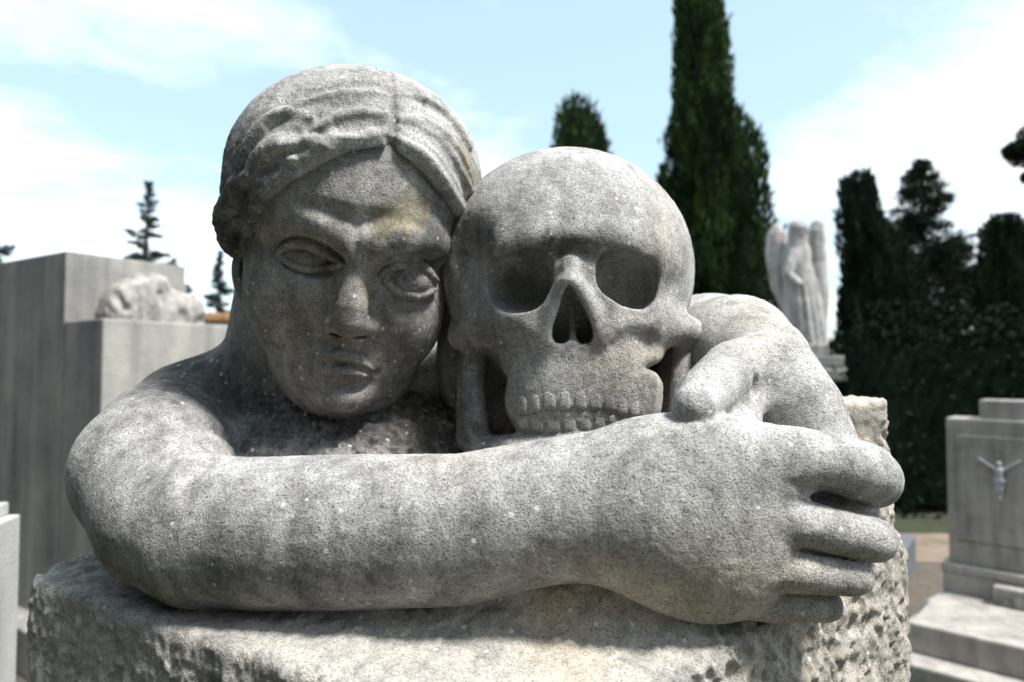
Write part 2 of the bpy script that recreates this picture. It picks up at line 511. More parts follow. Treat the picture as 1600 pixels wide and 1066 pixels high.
def leaf_mat(name, a, b):
    t = NT(name)
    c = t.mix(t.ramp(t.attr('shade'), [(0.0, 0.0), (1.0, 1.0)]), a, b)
    t.b.inputs['Specular IOR Level'].default_value = 0.03
    return t.done(c, None, 0.75)
M_CYP = leaf_mat('cypress_leaf', (0.007, 0.014, 0.006), (0.045, 0.080, 0.024))
M_DARK = leaf_mat('dark_conifer_leaf', (0.007, 0.012, 0.008), (0.026, 0.044, 0.022))
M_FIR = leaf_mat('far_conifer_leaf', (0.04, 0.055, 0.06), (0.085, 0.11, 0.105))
M_BARK = weathered('bark', (0.12, 0.09, 0.07), (0.05, 0.04, 0.035), 8, 0.6)
def ground_mat():
    t = NT('ground_earth')
    c = t.mix(t.ramp(t.noise(0.35, 6, 0.6), [(0.42, 0), (0.58, 1)]), (0.13, 0.11, 0.09), (0.045, 0.055, 0.03))
    c = t.mix(1.0, c, t.ramp(t.noise(14, 5, 0.7), [(0.3, 0.6), (0.7, 1.2)]), 'MULTIPLY')
    return t.done(c, t.bump(t.noise(20, 5, 0.7), 0.6, 0.05), 0.97)
M_GROUND = ground_mat()

def box_mesh(name, lo, hi, bev=0.0):
    import bmesh
    bm = bmesh.new()
    r = bmesh.ops.create_cube(bm, size=1)
    for v in bm.verts:
        v.co = Vector([lo[i] + (hi[i] - lo[i]) * (v.co[i] + 0.5) for i in range(3)])
    if bev:
        bmesh.ops.bevel(bm, geom=bm.edges[:], offset=bev, segments=2, profile=0.6, affect='EDGES')
    me = bpy.data.meshes.new(name); bm.to_mesh(me); bm.free()
    return me

# ------------------------------------------------------------------ the embracing figure
H = Plane(0.80, 0.00075, 0.25, 470)
fig = Sculpt()
# torso, neck, shoulders
fig.u(ell_d(560, 800, 0.955, 325, 205, 0.20), 0)
fig.u(chain_d([(455, 470, 0.93, 84), (440, 600, 0.96, 92)]), K(30))
fig.u(chain_d([(430, 590, 0.99, 78), (310, 660, 0.95, 96)]), K(40))
fig.u(chain_d([(620, 600, 1.03, 80), (860, 640, 1.05, 110), (1040, 570, 1.00, 108), (1110, 560, 0.92, 96)]), K(40))
# right arm across the front
fig.u(chain_d([(300, 668, 0.93, 96), (262, 700, 0.86, 108), (240, 735, 0.77, 112)]), K(30))
fig.u(chain_d([(240, 735, 0.77, 112), (270, 805, 0.71, 112), (330, 830, 0.685, 112)]), K(18))
fig.u(chain_d([(330, 830, 0.685, 113), (430, 831, 0.665, 116), (540, 829, 0.655, 118), (720, 825, 0.638, 114), (840, 800, 0.63, 110), (930, 788, 0.625, 112), (985, 784, 0.62, 116)]), K(14))
# its hand
fig.u(ell_d(1070, 800, 0.612, 140, 146, 0.056, 6, 0, 2.2), K(50))
fig.u(ell_d(1125, 812, 0.604, 120, 146, 0.044, 6, 0, 2.2), K(50))
fig.u(chain_d([(1110, 724, 0.592, 62), (1240, 716, 0.588, 50), (1300, 722, 0.594, 46), (1350, 738, 0.611, 47), (1360, 748, 0.63, 46)]), K(24))
fig.u(chain_d([(1110, 798, 0.588, 50), (1240, 815, 0.582, 38), (1300, 829, 0.586, 35.5), (1365, 843, 0.60, 35)]), K(7))
fig.u(chain_d([(1110, 866, 0.592, 50), (1240, 890, 0.584, 36), (1331, 899, 0.60, 32)]), K(5))
fig.u(chain_d([(1090, 912, 0.602, 46), (1200, 940, 0.60, 31), (1291, 946, 0.612, 25)]), K(5))
fig.c(chain_d([(1238, 758, 0.556, 2), (1285, 767, 0.578, 9), (1345, 784, 0.59, 11), (1390, 797, 0.6, 8)]), K(8))
fig.c(chain_d([(1250, 760, 0.59, 3), (1290, 768, 0.605, 7), (1345, 784, 0.615, 8)]), K(4))
fig.c(chain_d([(1225, 853, 0.554, 2), (1290, 867, 0.566, 5), (1370, 880, 0.58, 5)]), K(6))
fig.c(chain_d([(1235, 856, 0.575, 3), (1290, 867, 0.585, 4), (1350, 876, 0.595, 4)]), K(3))
fig.c(chain_d([(1200, 921, 0.566, 2), (1260, 928, 0.572, 5), (1330, 932, 0.585, 5)]), K(6))
fig.c(chain_d([(1215, 923, 0.583, 3), (1260, 927, 0.59, 4), (1310, 930, 0.60, 4)]), K(3))
fig.u(chain_d([(1200, 770, 0.630, 30), (1300, 785, 0.640, 30), (1350, 800, 0.650, 24)]), K(4))
fig.u(chain_d([(1200, 860, 0.625, 26), (1320, 872, 0.632, 22)]), K(4))
# left arm, wrist bent, its hand over the forearm
fig.u(chain_d([(1110, 560, 0.92, 100), (1150, 550, 0.84, 90), (1185, 572, 0.765, 80), (1205, 600, 0.72, 66)]), K(20))
fig.u(chain_d([(1212, 590, 0.715, 66), (1248, 640, 0.685, 66), (1275, 700, 0.665, 62)]), K(16))
fig.u(chain_d([(1190, 572, 0.715, 52), (1146, 580, 0.685, 48), (1106, 612, 0.635, 43), (1085, 636, 0.597, 35)]), K(4))
fig.u(chain_d([(1185, 600, 0.70, 20), (1165, 640, 0.665, 26), (1150, 680, 0.64, 40)]), K(18))
fig.c(chain_d([(1178, 596, 0.655, 5), (1176, 610, 0.655, 6)]), K(12))
# fold at the bend of the elbow, soft dents along the forearm and the back of the hand
fig.c(H.on(fig, [(374, 702, 3), (350, 676, 6), (318, 660, 6), (282, 656, 4)], 3), K(20))
fig.c(H.on(fig, [(330, 716, 3), (300, 740, 5), (286, 775, 4)], 3), K(22))

# head
body = fig
fig = Sculpt()
fig.u(H.E(558, 287, -124, 178, 150, 178), 0)
fig.u(chain_d([(470, 430, 0.93, 80), (470, 520, 0.95, 80)]), K(20))
fig.u(H.C([(398, 345, -80, 20), (394, 420, -86, 24)]), K(20))
fig.u(H.E(562, 330, -78, 148, 100, 142, 10), K(30))
fig.u(H.E(545, 440, -78, 156, 135, 122, 8), K(24))
fig.u(H.C([(543, 495, -106, 148), (542, 540, -78, 118), (540, 571, -44, 80), (539, 595, 3, 43)]), K(30))
fig.u(H.E(452, 480, -22, 52, 60, 52, 10), K(40))
fig.u(H.E(640, 505, -28, 46, 60, 52, 10), K(40))
# brow, sockets
fig.u(H.C([(428, 350, -14, 26), (458, 336, 14, 32), (505, 353, 36, 34), (550, 382, 48, 29)]), K(20))
fig.u(H.C([(578, 389, 48, 29), (624, 370, 34, 34), (662, 375, 2, 28), (684, 388, -40, 22)]), K(22))
fig.c(H.C([(440, 387, 40, 24), (468, 387, 48, 29), (505, 401, 52, 30), (540, 416, 52, 19)]), K(2))
fig.c(H.C([(446, 398, 38, 25), (484, 407, 45, 31), (522, 413, 48, 25)]), K(8))
fig.c(H.C([(598, 430, 50, 20), (628, 426, 52, 31), (662, 423, 42, 32), (690, 430, 12, 25)]), K(2))
fig.c(H.C([(606, 432, 50, 25), (645, 441, 44, 31), (676, 446, 28, 26)]), K(8))
fig.u(H.E(484, 402, -6, 47, 30, 38, 8), K(2))
fig.u(H.E(642, 438, -9, 42, 30, 38, 12), K(2))
# nose
fig.u(H.C([(556, 404, 20, 30), (551, 455, 32, 36), (547, 500, 36, 41)]), K(14))
fig.u(H.C([(560, 388, 42, 18), (556, 430, 54, 20), (550, 480, 72, 25), (547, 501, 74, 26)]), K(10))
fig.u(H.E(521, 503, 50, 21, 20, 26, 8), K(10))
fig.u(H.E(574, 509, 48, 19, 19, 26, 8), K(10))
fig.c(H.C([(505, 536, 60, 13), (545, 543, 76, 15), (585, 542, 58, 13)]), K(6))
fig.c(H.E(523, 521, 60, 13, 7, 13, 8), K(4))
fig.c(H.E(566, 526, 60, 13, 7, 13, 8), K(4))
# mouth and chin
fig.u(H.E(537, 566, 2, 68, 42, 50, 6), K(24))
fig.u(H.E(538, 614, 20, 48, 28, 46), K(20))
up_lip = H.on(fig, [(479, 570, 5), (496, 564, 8), (512, 559, 9.5), (530, 555, 10.5), (547, 559, 10.5), (566, 570, 8.5), (591, 588, 5)], 0)
lo_lip = H.on(fig, [(492, 577, 6), (510, 580, 9.5), (530, 583, 11.5), (552, 586, 11.5), (577, 589, 7)], -1)
fig.u(up_lip, K(4)); fig.u(lo_lip, K(4))
fig.c(H.on(fig, [(477, 570, 3.5), (492, 568, 4.5), (510, 566.5, 5), (534, 567, 5), (558, 573, 5), (576, 581, 4.5), (592, 591, 3.5)], -1), K(4))
fig.c(H.on(fig, [(478, 567, 6)], 3), K(12)); fig.c(H.on(fig, [(592, 586, 6)], 3), K(12))
fig.c(H.on(fig, [(502, 594, 8), (520, 598, 13), (542, 600, 15), (560, 601, 13), (578, 600, 8)], 5), K(9))
# eyelids
lids = [([(434, 395, 4), (446, 385, 7), (464, 379.5, 9), (490, 385, 9), (516, 399, 8), (536, 412, 4)], 3, 1),
        ([(437, 399, 4), (458, 416, 6), (486, 421, 6.5), (514, 419, 6), (534, 412, 4)], 2, 1.5),
        ([(594, 430, 4), (612, 417, 7.5), (638, 412, 9.5), (662, 419, 9), (682, 438, 5)], 3, 1),
        ([(600, 438, 4), (619, 455, 6), (645, 462, 6.5), (664, 461, 6), (682, 451, 4)], 2, 1.5)]
strokes = [(H.on(fig, p, off), k) for p, off, k in lids]
for c_, k in strokes:
    fig.u(c_, K(k))
for cx, cy, sx, sy in ((480, 401, 15, 11), (645, 437, 15, 12)):
    fig.c(H.on(fig, [(cx + sx * math.cos(a), cy + sy * math.sin(a), 1.2) for a in np.linspace(0, 6.283, 14)], 0.9), K(3))
    fig.c(H.on(fig, [(cx, cy, 2.5)], 1), K(4))
# furrows
fig.c(H.on(fig, [(470, 318, 3), (490, 324, 6), (513, 331, 9), (549, 341, 10), (583, 342, 9), (611, 338, 8), (635, 341, 6), (656, 349, 3)], 4), K(16))
fig.c(H.on(fig, [(557, 350, 4), (553, 375, 7), (556, 396, 8)], 4), K(10))
fig.c(H.on(fig, [(575, 385, 4), (572, 402, 7)], 3), K(10))
# cheek fold beside the nose
fig.c(H.on(fig, [(503, 490, 4), (490, 520, 8), (476, 548, 5)], 5), K(18))
# ear
fig.u(H.E(379, 430, -92, 14, 40, 26), K(5))
fig.c(H.E(381, 422, -64, 6, 22, 14), K(4))

# hair
hair = Sculpt()
hair.u(H.E(556, 280, -124, 196, 166, 186), 0)
hair.u(H.C([(372, 300, -70, 22), (362, 330, -80, 22), (364, 368, -85, 22), (380, 395, -92, 14)]), K(14))
hair.u(H.E(400, 300, -70, 40, 60, 50), K(20))
hairline = [(600, 231), (585, 230), (569, 233), (545, 237), (527, 242), (505, 254), (487, 265), (451, 284), (423, 315), (405, 343), (394, 372), (388, 405), (384, 470), (390, 700), (760, 700), (740, 380), (716, 332), (693, 304), (676, 281), (654, 259), (625, 239), (612, 222)]
hair.c(Prism(hairline, 0.50, 0.80 + 0.00075 * 110), K(9))
hadd = [
 [(606, 182, 6), (572, 178, 10), (534, 182, 12), (504, 196, 13), (478, 212, 10)],
 [(490, 188, 9), (450, 180, 14), (416, 196, 16), (394, 226, 16), (381, 262, 14)],
 [(606, 211, 12), (578, 210, 17), (544, 216, 20), (514, 229, 20), (488, 245, 18), (464, 262, 13)],
 [(515, 228, 10), (476, 222, 17), (442, 227, 21), (414, 245, 20), (399, 270, 17), (412, 289, 13), (442, 280, 9)],
 [(460, 252, 9), (438, 252, 11), (424, 262, 10), (428, 276, 8)],
 [(462, 268, 10), (432, 282, 15), (409, 304, 18), (394, 330, 17), (384, 358, 14)],
 [(392, 276, 13), (370, 292, 18), (360, 312, 17)],
 [(376, 306, 13), (357, 322, 19), (350, 346, 18), (358, 362, 13)],
 [(372, 346, 11), (354, 364, 16), (360, 386, 13), (378, 402, 9)],
 [(622, 217, 13), (645, 231, 20), (668, 250, 22), (690, 278, 21), (708, 307, 18), (722, 335, 13)],
 [(626, 188, 9), (658, 195, 15), (692, 217, 16), (716, 254, 16), (733, 294, 13)],
 [(622, 150, 5), (664, 158, 9), (702, 186, 10), (730, 228, 10)],
 [(600, 150, 5), (556, 146, 8), (510, 152, 9), (466, 166, 8)],
]
for st in hadd:
    hair.u(H.on(hair, [(x, y, r * 0.92) for x, y, r in st], -st[1][2] * 0.40), K(5))
hcut = [
 ([(609, 112, 4), (612, 140, 5), (614, 170, 6), (615, 200, 7), (612, 222, 9)], -1, 6),
 ([(532, 198, 7), (558, 195, 11), (586, 192, 8)], 6, 14),
 ([(442, 209, 8), (460, 204, 11), (472, 200, 7)], 6, 14),
 ([(434, 247, 6), (424, 256, 8), (416, 270, 6)], 4, 12),
 ([(470, 258, 4), (446, 268, 7), (420, 290, 6)], 3, 8),
 ([(504, 176, 6), (478, 184, 8), (455, 176, 7), (420, 192, 8)], 6, 14),
 ([(402, 290, 4), (386, 312, 6), (374, 340, 6), (372, 372, 4)], 2, 7),
 ([(365, 316, 5), (348, 336, 6), (343, 348, 4)], 2, 7),
 ([(374, 350, 4), (352, 366, 6)], 2, 7),
 ([(628, 208, 4), (660, 221, 6), (690, 248, 6), (712, 282, 6), (728, 314, 4)], 2, 9),
 ([(660, 186, 5), (690, 202, 8), (714, 228, 6)], 4, 10),
 ([(716, 236, 4), (730, 262, 5), (744, 292, 4)], 2, 7),
 ([(590, 130, 4), (530, 132, 6), (480, 146, 5)], 4, 12),
 ([(560, 158, 5), (515, 164, 6)], 4, 12),
 ([(650, 150, 5), (690, 172, 6)], 4, 12),
]
for st, off, k in hcut:
    hair.c(H.on(hair, st, off), K(k))

# ------------------------------------------------------------------ the skull
S = Plane(0.78, 0.00073)
sk = Sculpt()
sk.u(S.E(884, 425, -112, 197, 190, 178), 0)
sk.u(S.E(894, 395, -54, 152, 78, 118), K(40))
sk.u(S.E(897, 490, -30, 140, 80, 92), K(30))
sk.u(S.E(911, 595, -14, 127, 115, 78, 0, 2.4), K(34))
# brows
sk.u(S.C([(766, 420, 2, 16), (786, 392, 30, 19), (828, 374, 48, 20), (868, 380, 54, 20)]), K(24))
sk.u(S.C([(918, 379, 54, 20), (965, 371, 48, 20), (1010, 390, 28, 19), (1036, 420, -4, 16)]), K(24))
# cheekbones and arches
sk.u(S.C([(724, 524, -56, 25), (748, 516, -26, 27), (795, 508, 10, 34), (830, 522, 30, 30)]), K(20))
sk.u(S.C([(1084, 525, -58, 25), (1060, 514, -28, 27), (1008, 506, 10, 34), (965, 520, 30, 30)]), K(20))
sk.u(S.C([(768, 440, -4, 14), (774, 490, 4, 18)]), K(16))
sk.u(S.C([(1036, 440, -10, 14), (1030, 490, -2, 18)]), K(16))
# nasal bones
sk.c(S.E(892, 394, 88, 34, 9, 26), K(26))
sk.u(S.C([(892, 400, 52, 13), (891, 420, 70, 14), (890, 440, 81, 13)]), K(14))
sk.u(S.C([(880, 446, 72, 12), (862, 490, 62, 14), (850, 528, 54, 15)]), K(12))
sk.u(S.C([(901, 446, 72, 12), (926, 490, 62, 14), (940, 530, 54, 15)]), K(12))
# orbits
sk.c(S.E(813, 443, 32, 49, 47, 44, 0, 2.7), K(6))
sk.c(S.E(826, 429, 44, 39, 41, 44, 0, 2.4), K(6))
sk.c(S.E(980, 441, 26, 47, 45, 44, 6, 2.7), K(6))
sk.c(S.E(964, 427, 42, 39, 41, 44, 0, 2.4), K(6))
# nasal opening
pear = [(889, 443), (896, 451), (906, 468), (917, 490), (926, 513), (927, 528), (920, 537), (908, 538), (898, 531), (890, 531), (880, 537), (868, 536), (862, 526), (864, 508), (873, 482), (882, 453)]
sk.c(Prism(pear, 0.60, S.d(14)), K(5))
sk.u(S.C([(890, 462, 10, 4), (893, 490, 22, 5), (895, 520, 38, 6), (895, 540, 50, 7), (895, 552, 56, 6)]), K(5))
# under the cheekbones
hollow_l = [(700, 552), (712, 556), (726, 559), (744, 551), (763, 557), (781, 573), (794, 590), (790, 612), (785, 645), (787, 676), (776, 690), (700, 700)]
sk.c(Prism(hollow_l, 0.60, S.d(-78)), K(6))
hollow_r = [(1010, 575), (1030, 566), (1052, 559), (1078, 556), (1100, 566), (1100, 700), (1041, 700), (1039, 640), (1038, 600), (1026, 584)]
sk.c(Prism(hollow_r, 0.60, S.d(-60)), K(12))
sk.u(S.E(1056, 630, -95, 44, 95, 50), K(8))
sk.c(S.on(sk, [(766, 518, 6), (784, 522, 10), (802, 530, 11), (816, 542, 7)], 8), K(22))
sk.c(S.on(sk, [(966, 540, 7), (982, 532, 11), (1000, 530, 11), (1020, 536, 8)], 8), K(22))
# jaw
sk.u(S.C([(743, 540, -46, 18), (740, 600, -32, 18), (740, 640, -24, 19), (748, 700, -18, 22)]), K(8))
sk.u(S.C([(728, 565, -74, 14), (728, 690, -70, 16)]), K(14))
sk.u(S.C([(1070, 548, -50, 18), (1067, 600, -28, 19), (1066, 640, -18, 20), (1060, 700, -14, 24)]), K(5))
sk.u(S.C([(750, 706, -30, 24), (810, 715, 15, 38), (905, 715, 40, 46), (1000, 710, 10, 38), (1050, 700, -36, 24)]), K(10))
# tooth row
mouth_line = [(802, 653, 1.4), (814, 649, 2.2), (828, 645, 2.5), (861, 641, 2.5), (895, 642, 2.5), (923, 641, 2.5), (951, 644, 2.5), (976, 651, 2.2), (1000, 655, 1.4)]
sk.c(S.on(sk, mouth_line, 1), K(5))
sk.u(S.E(762, 560, -205, 80, 140, 105), K(10))
# temples
sk.c(S.E(716, 385, 42, 40, 76, 62, -8), K(34))


def finish(name, sc, mat, parent, h, rough=0.0005, seed=1, extra=None, world=False):
    V, F = sc.mesh(h)
    W = V if world else cam_to_world(V)
    me = np_mesh(name, W, F[:, ::-1] if world else F)
    N = normals(me)
    C = (W - np.array(CAM_LOC)) @ CRN
    pix = np.column_stack([C[:, 0] / -C[:, 2] * FPX + 800, 533 - C[:, 1] / -C[:, 2] * FPX, -C[:, 2]])
    disp = rough * 0.6 * fbm(W, 170, 2, seed) + rough * 0.6 * vnoise(W, 34, seed + 5)
    if extra is not None:
        disp = disp + extra(W, N, pix)
    set_co(me, W + N * disp[:, None])
    o = link(name, me, mat, parent)
    return o, me, W, N, pix

def gauss(pix, x, y, sx, sy, rot=0.0):
    a = math.radians(rot)
    dx, dy = pix[:, 0] - x, pix[:, 1] - y
    u, v = dx * math.cos(a) + dy * math.sin(a), -dx * math.sin(a) + dy * math.cos(a)
    return np.exp(-0.5 * ((u / sx) ** 2 + (v / sy) ** 2))

monument = empty('stone_sculpture', (0, 0.9, 0))
tag(monument, 'weathered grey stone sculpture of a frowning figure embracing a skull on a rough-hewn block', 'sculpture')
def place(o): o.matrix_parent_inverse = Matrix.Translation(-monument.location)
def masks(me, W, N, pix, lichen=None, dirt_shade=None, warm=None):
    z = np.zeros(len(W), np.float32)
    attr(me, 'lichen', z if lichen is None else lichen)
    attr(me, 'dirt_shade', z if dirt_shade is None else dirt_shade)
    attr(me, 'warm', z if warm is None else warm)

def body_relief(W, N, pix):
    # rough tooled stone on the chest, weathered shoulder
    chest = sstep(0.76, 0.80, pix[:, 2]) * sstep(330, 420, pix[:, 0]) * (1 - sstep(735, 780, pix[:, 0])) * sstep(590, 625, pix[:, 1])
    r = np.abs(fbm(W, 75, 2, 31)) * -0.006 + 0.002 * fbm(W, 140, 2, 9)
    return chest * r
fo, me, W, N, pix = finish('figure', body, M_STONE, monument, VOX * 1.15, extra=body_relief)
place(fo)
dirt_shade = 0.95 * sstep(0.76, 0.82, pix[:, 2]) * sstep(320, 400, pix[:, 0]) * (1 - sstep(745, 790, pix[:, 0])) * sstep(585, 640, pix[:, 1])
dirt_shade = np.maximum(dirt_shade, 1.0 * gauss(pix, 335, 612, 80, 36, 30)) + 0.6 * gauss(pix, 250, 590, 70, 30, -35)
dirt_shade = np.maximum(dirt_shade, 0.35 * gauss(pix, 560, 890, 330, 70))  # lower forearm: shade painted into the stone colour
dirt_shade = np.maximum(dirt_shade, 0.5 * gauss(pix, 285, 820, 45, 110, -20))
warm = 0.8 * gauss(pix, 1120, 920, 140, 50) + 0.7 * gauss(pix, 700, 620, 60, 60) + 0.4 * gauss(pix, 1180, 500, 60, 30)
masks(me, W, N, pix, dirt_shade=np.clip(dirt_shade, 0, 1), warm=np.clip(warm, 0, 1))

hd, me, W, N, pix = finish('head', fig, M_STONE, fo, VOX * 0.7, seed=4, rough=0.0003)
li = 0.85 * gauss(pix, 612, 350, 42, 34, 8) + 0.9 * gauss(pix, 573, 450, 6, 45, 4) + 0.6 * gauss(pix, 655, 300, 40, 40)
dirt_shade = 0.55 - 0.4 * gauss(pix, 530, 290, 120, 60)  # shade over the face painted in with its staining, forehead left lighter
masks(me, W, N, pix, lichen=np.clip(li, 0, 1), dirt_shade=np.clip(dirt_shade, 0, 1), warm=0.35 * gauss(pix, 480, 520, 120, 140))
ho, me, W, N, pix = finish('hair', hair, M_STONE, fo, VOX, seed=7, rough=0.0008, extra=lambda W, N, p: -0.0009 * sstep(0.3, 0.8, vnoise(W, 150, 61)) * sstep(0.0, 0.4, fbm(W, 16, 2, 62)))
li = 0.8 * gauss(pix, 728, 250, 22, 70, -15) + 0.4 * gauss(pix, 690, 320, 40, 30)
dirt_shade = 0.75 * (1 - sstep(380, 470, pix[:, 0] - 0.5 * (pix[:, 1] - 250)))  # darker towards the left side
masks(me, W, N, pix, lichen=np.clip(li, 0, 1), dirt_shade=np.clip(dirt_shade, 0, 1))

so, me, W, N, pix = finish('skull', sk, M_STONE, monument, VOX * 0.95, seed=11, rough=0.0005)
place(so)
dirt_shade = 0.5 * gauss(pix, 757, 364, 22, 26) + 0.8 * gauss(pix, 875, 385, 60, 18) + 0.6 * gauss(pix, 740, 640, 40, 60) + 0.4 * gauss(pix, 700, 460, 26, 80) + 0.45 * gauss(pix, 780, 535, 40, 25) + 0.3 * gauss(pix, 880, 685, 120, 22)  # darker at temple, brow notch, cheek hollow, left edge and jaw
masks(me, W, N, pix, dirt_shade=np.clip(dirt_shade, 0, 1), warm=np.clip(0.5 * gauss(pix, 985, 560, 60, 40) + 0.4 * gauss(pix, 1040, 360, 20, 50), 0, 1))

# teeth: each carved tooth its own piece
def tooth_mesh(cx, cy, hw, hh, tilt, depth, dz, yaw):
    nu, nv = 18, 12
    V, F = [], []
    sg = lambda c, e: math.copysign(abs(c) ** e, c)
    for j in range(nv + 1):
        v = -math.pi / 2 + math.pi * j / nv
        for i in range(nu):
            u = 2 * math.pi * i / nu
            x = sg(math.cos(v), 0.42) * sg(math.cos(u), 0.5) * hw * (1 - 0.10 * math.sin(v) * tilt)
            z = sg(math.cos(v), 0.55) * sg(math.sin(u), 0.75) * dz
            y = sg(math.sin(v), 0.6) * hh
            V.append((x, y, z))
    for j in range(nv):
        for i in range(nu):
            a, b = j * nu + i, j * nu + (i + 1) % nu
            F.append((a, b, b + nu, a + nu))
    V = np.array(V)
    s_ = depth / FPX
    c = pt(cx, cy, depth)
    ca, sa = math.cos(yaw), math.sin(yaw)
    X, Z = V[:, 0] / ca, V[:, 2]
    P = c + np.column_stack([X * ca + Z * sa, V[:, 1], -Z * ca + X * sa]) * s_
    W = cam_to_world(P)
    return np_mesh('tooth', W + 0.0004 * fbm(W, 150, 2, 3)[:, None], np.array(F)[:, ::-1])
up_gap = [812, 828, 847, 871, 894, 917.5, 940, 961, 979, 997]
up_top = [618, 613, 609, 607, 607, 609, 613, 618, 624]
lo_gap = [813, 830, 853, 878, 902, 925, 946, 965]
ml = np.array([(x, y) for x, y, r in mouth_line])
specs = []
for i in range(len(up_gap) - 1):
    a, b = up_gap[i], up_gap[i + 1]; cx = (a + b) / 2
    y1 = np.interp(cx, ml[:, 0], ml[:, 1]) - 2.2
    specs.append((cx, (up_top[i] + y1) / 2, (b - a) / 2 + 0.2, (y1 - up_top[i]) / 2 + 1.5, 1))
for i in range(len(lo_gap) - 1):
    a, b = lo_gap[i], lo_gap[i + 1]; cx = (a + b) / 2
    y0 = np.interp(cx, ml[:, 0], ml[:, 1]) + 2.2
    y1 = 675 - 0.0022 * (cx - 880) ** 2
    specs.append((cx, (y0 + y1) / 2, (b - a) / 2 + 0.2, (y1 - y0) / 2 + 2, -1))
dep = sk.hit([(q[0], q[1]) for q in specs]); dl = sk.hit([(q[0] - 8, q[1]) for q in specs]); dr = sk.hit([(q[0] + 8, q[1]) for q in specs])
for (cx, cy, hw, hh, t), d, a, b in zip(specs, dep, dl, dr):
    yaw = max(-0.9, min(0.9, math.atan2(b - a, 16 * d / FPX)))
    me = tooth_mesh(cx, cy, hw, hh, t, d + 0.0060 * math.cos(yaw), 10, yaw)
    n = len(me.vertices)
    attr(me, 'lichen', np.zeros(n)); attr(me, 'dirt_shade', np.full(n, 0.12)); attr(me, 'warm', np.zeros(n))
    link('tooth', me, M_STONE, so)

# the rough block it grows from
def upright(poly, z0, top):
    """Convex plan outline (counter-clockwise from above) with a possibly sloping top plane (n, point)."""
    pl = []
    for (x0, y0), (x1, y1) in zip(poly, poly[1:] + poly[:1]):
        n = np.array([y1 - y0, x0 - x1, 0.0]); n /= np.linalg.norm(n)
        pl.append((n, n @ np.array([x0, y0, 0])))
    n, p = np.array(top[0], float), np.array(top[1], float); n /= np.linalg.norm(n)
    pl.append((n, n @ p)); pl.append(((0, 0, -1.0), -z0))
    P = np.array(poly)
    return Poly(pl, (*P.min(0), z0), (*P.max(0), max(p[2] + 0.06, z0 + 0.1)), 0.012)
blk = Sculpt()
base_poly = [(-0.530, 0.755), (-0.300, 0.618), (-0.06, 0.492), (0.05, 0.485), (0.16, 0.565), (0.30, 0.685), (0.458, 0.83), (0.445, 1.30), (-0.49, 1.30)]
blk.u(upright(base_poly, 0.98, ((0, -0.05, 1), (-0.2, 0.65, 1.266))), 0)
blk.u(upright([(0.04, 0.66), (0.14, 0.625), (0.235, 0.65), (0.345, 0.72), (0.458, 0.83), (0.445, 1.30), (0.06, 1.30)], 1.1, ((0, -0.1, 1), (0.2, 0.68, 1.335))), 0.06)
blk.u(upright([(0.36, 0.82), (0.458, 0.83), (0.445, 1.25), (0.30, 1.25)], 1.2, ((-0.1, 0, 1), (0.45, 0.84, 1.462))), 0.012)
# the bed of stone left standing under the forearm and wrist
bed = [(330, 960, 0.69, 26), (500, 962, 0.66, 28), (700, 955, 0.645, 30), (860, 930, 0.638, 34), (950, 925, 0.632, 34), (1040, 955, 0.625, 24)]
blk.u(Chain([tuple(at(x, y, d)) for x, y, d, r in bed], [r * d / FPX for x, y, d, r in bed]), 0.05)
blk.u(Chain([tuple(at(1060, 960, 0.61)), tuple(at(1120, 966, 0.62))], [0.010, 0.008]), 0.012)
def block_relief(W, N, pix):
    up = sstep(0.55, 0.85, N[:, 2])
    left = (1 - up) * sstep(0.05, 0.3, -N[:, 0])
    right = (1 - up) * (1 - sstep(0.05, 0.3, -N[:, 0]))
    # broken facets, and hollows left by a pointed chisel
    warpd = W + 0.006 * np.column_stack([vnoise(W, 60, 5), vnoise(W, 60, 6), vnoise(W, 60, 7)])
    f1, f2, rn = worley(warpd * np.array([1, 1, 1.25]), 40, 3)
    r1 = 0.0055 * rn * sstep(0.0, 0.35, f2 - f1) + 0.0045 * (0.5 - f1) + 0.0022 * fbm(W, 120, 3, 12)
    p1, p2, pn = worley(warpd * np.array([1, 1, 1.2]), 52, 8)
    r2 = -0.0036 * sstep(0.42, 0.0, p1) * sstep(-0.6, 0.2, pn) + 0.0022 * fbm(W, 45, 3, 22) + 0.0008 * fbm(W, 190, 2, 20)
    t1, t2, tn = worley(W @ np.array([[0.8, 0.6, 0], [-0.6, 0.8, 0], [0, 0, 1.0]]) * np.array([1.6, 0.55, 1]), 60, 4)
    r3 = -0.0028 * sstep(0.4, 0.0, t1) * sstep(0.0, 0.5, tn) + 0.0010 * fbm(W, 90, 3, 33)
    return left * r1 + right * r2 + up * r3
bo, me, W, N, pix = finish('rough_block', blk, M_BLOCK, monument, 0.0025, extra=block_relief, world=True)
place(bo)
leftf = sstep(0.1, 0.35, -N[:, 0]) * (1 - sstep(0.6, 0.85, N[:, 2]))  # left face darkened: grime with its shade painted in
masks(me, W, N, pix, dirt_shade=np.clip(0.28 * leftf + 0.55 * gauss(pix, 200, 900, 120, 40) + 0.5 * gauss(pix, 500, 948, 260, 8, 1), 0, 1), warm=np.clip(0.9 * gauss(pix, 880, 1000, 40, 90, -20) + 0.35 * sstep(1120, 1180, pix[:, 0]), 0, 1))  # adds painted contact shadow under the forearm and painted warm sunlight
me = box_mesh('pedestal', (-0.48, 0.62, 0), (0.42, 1.27, 0.985), 0.01)
po = link('pedestal', me, M_BLOCK, monument); place(po)

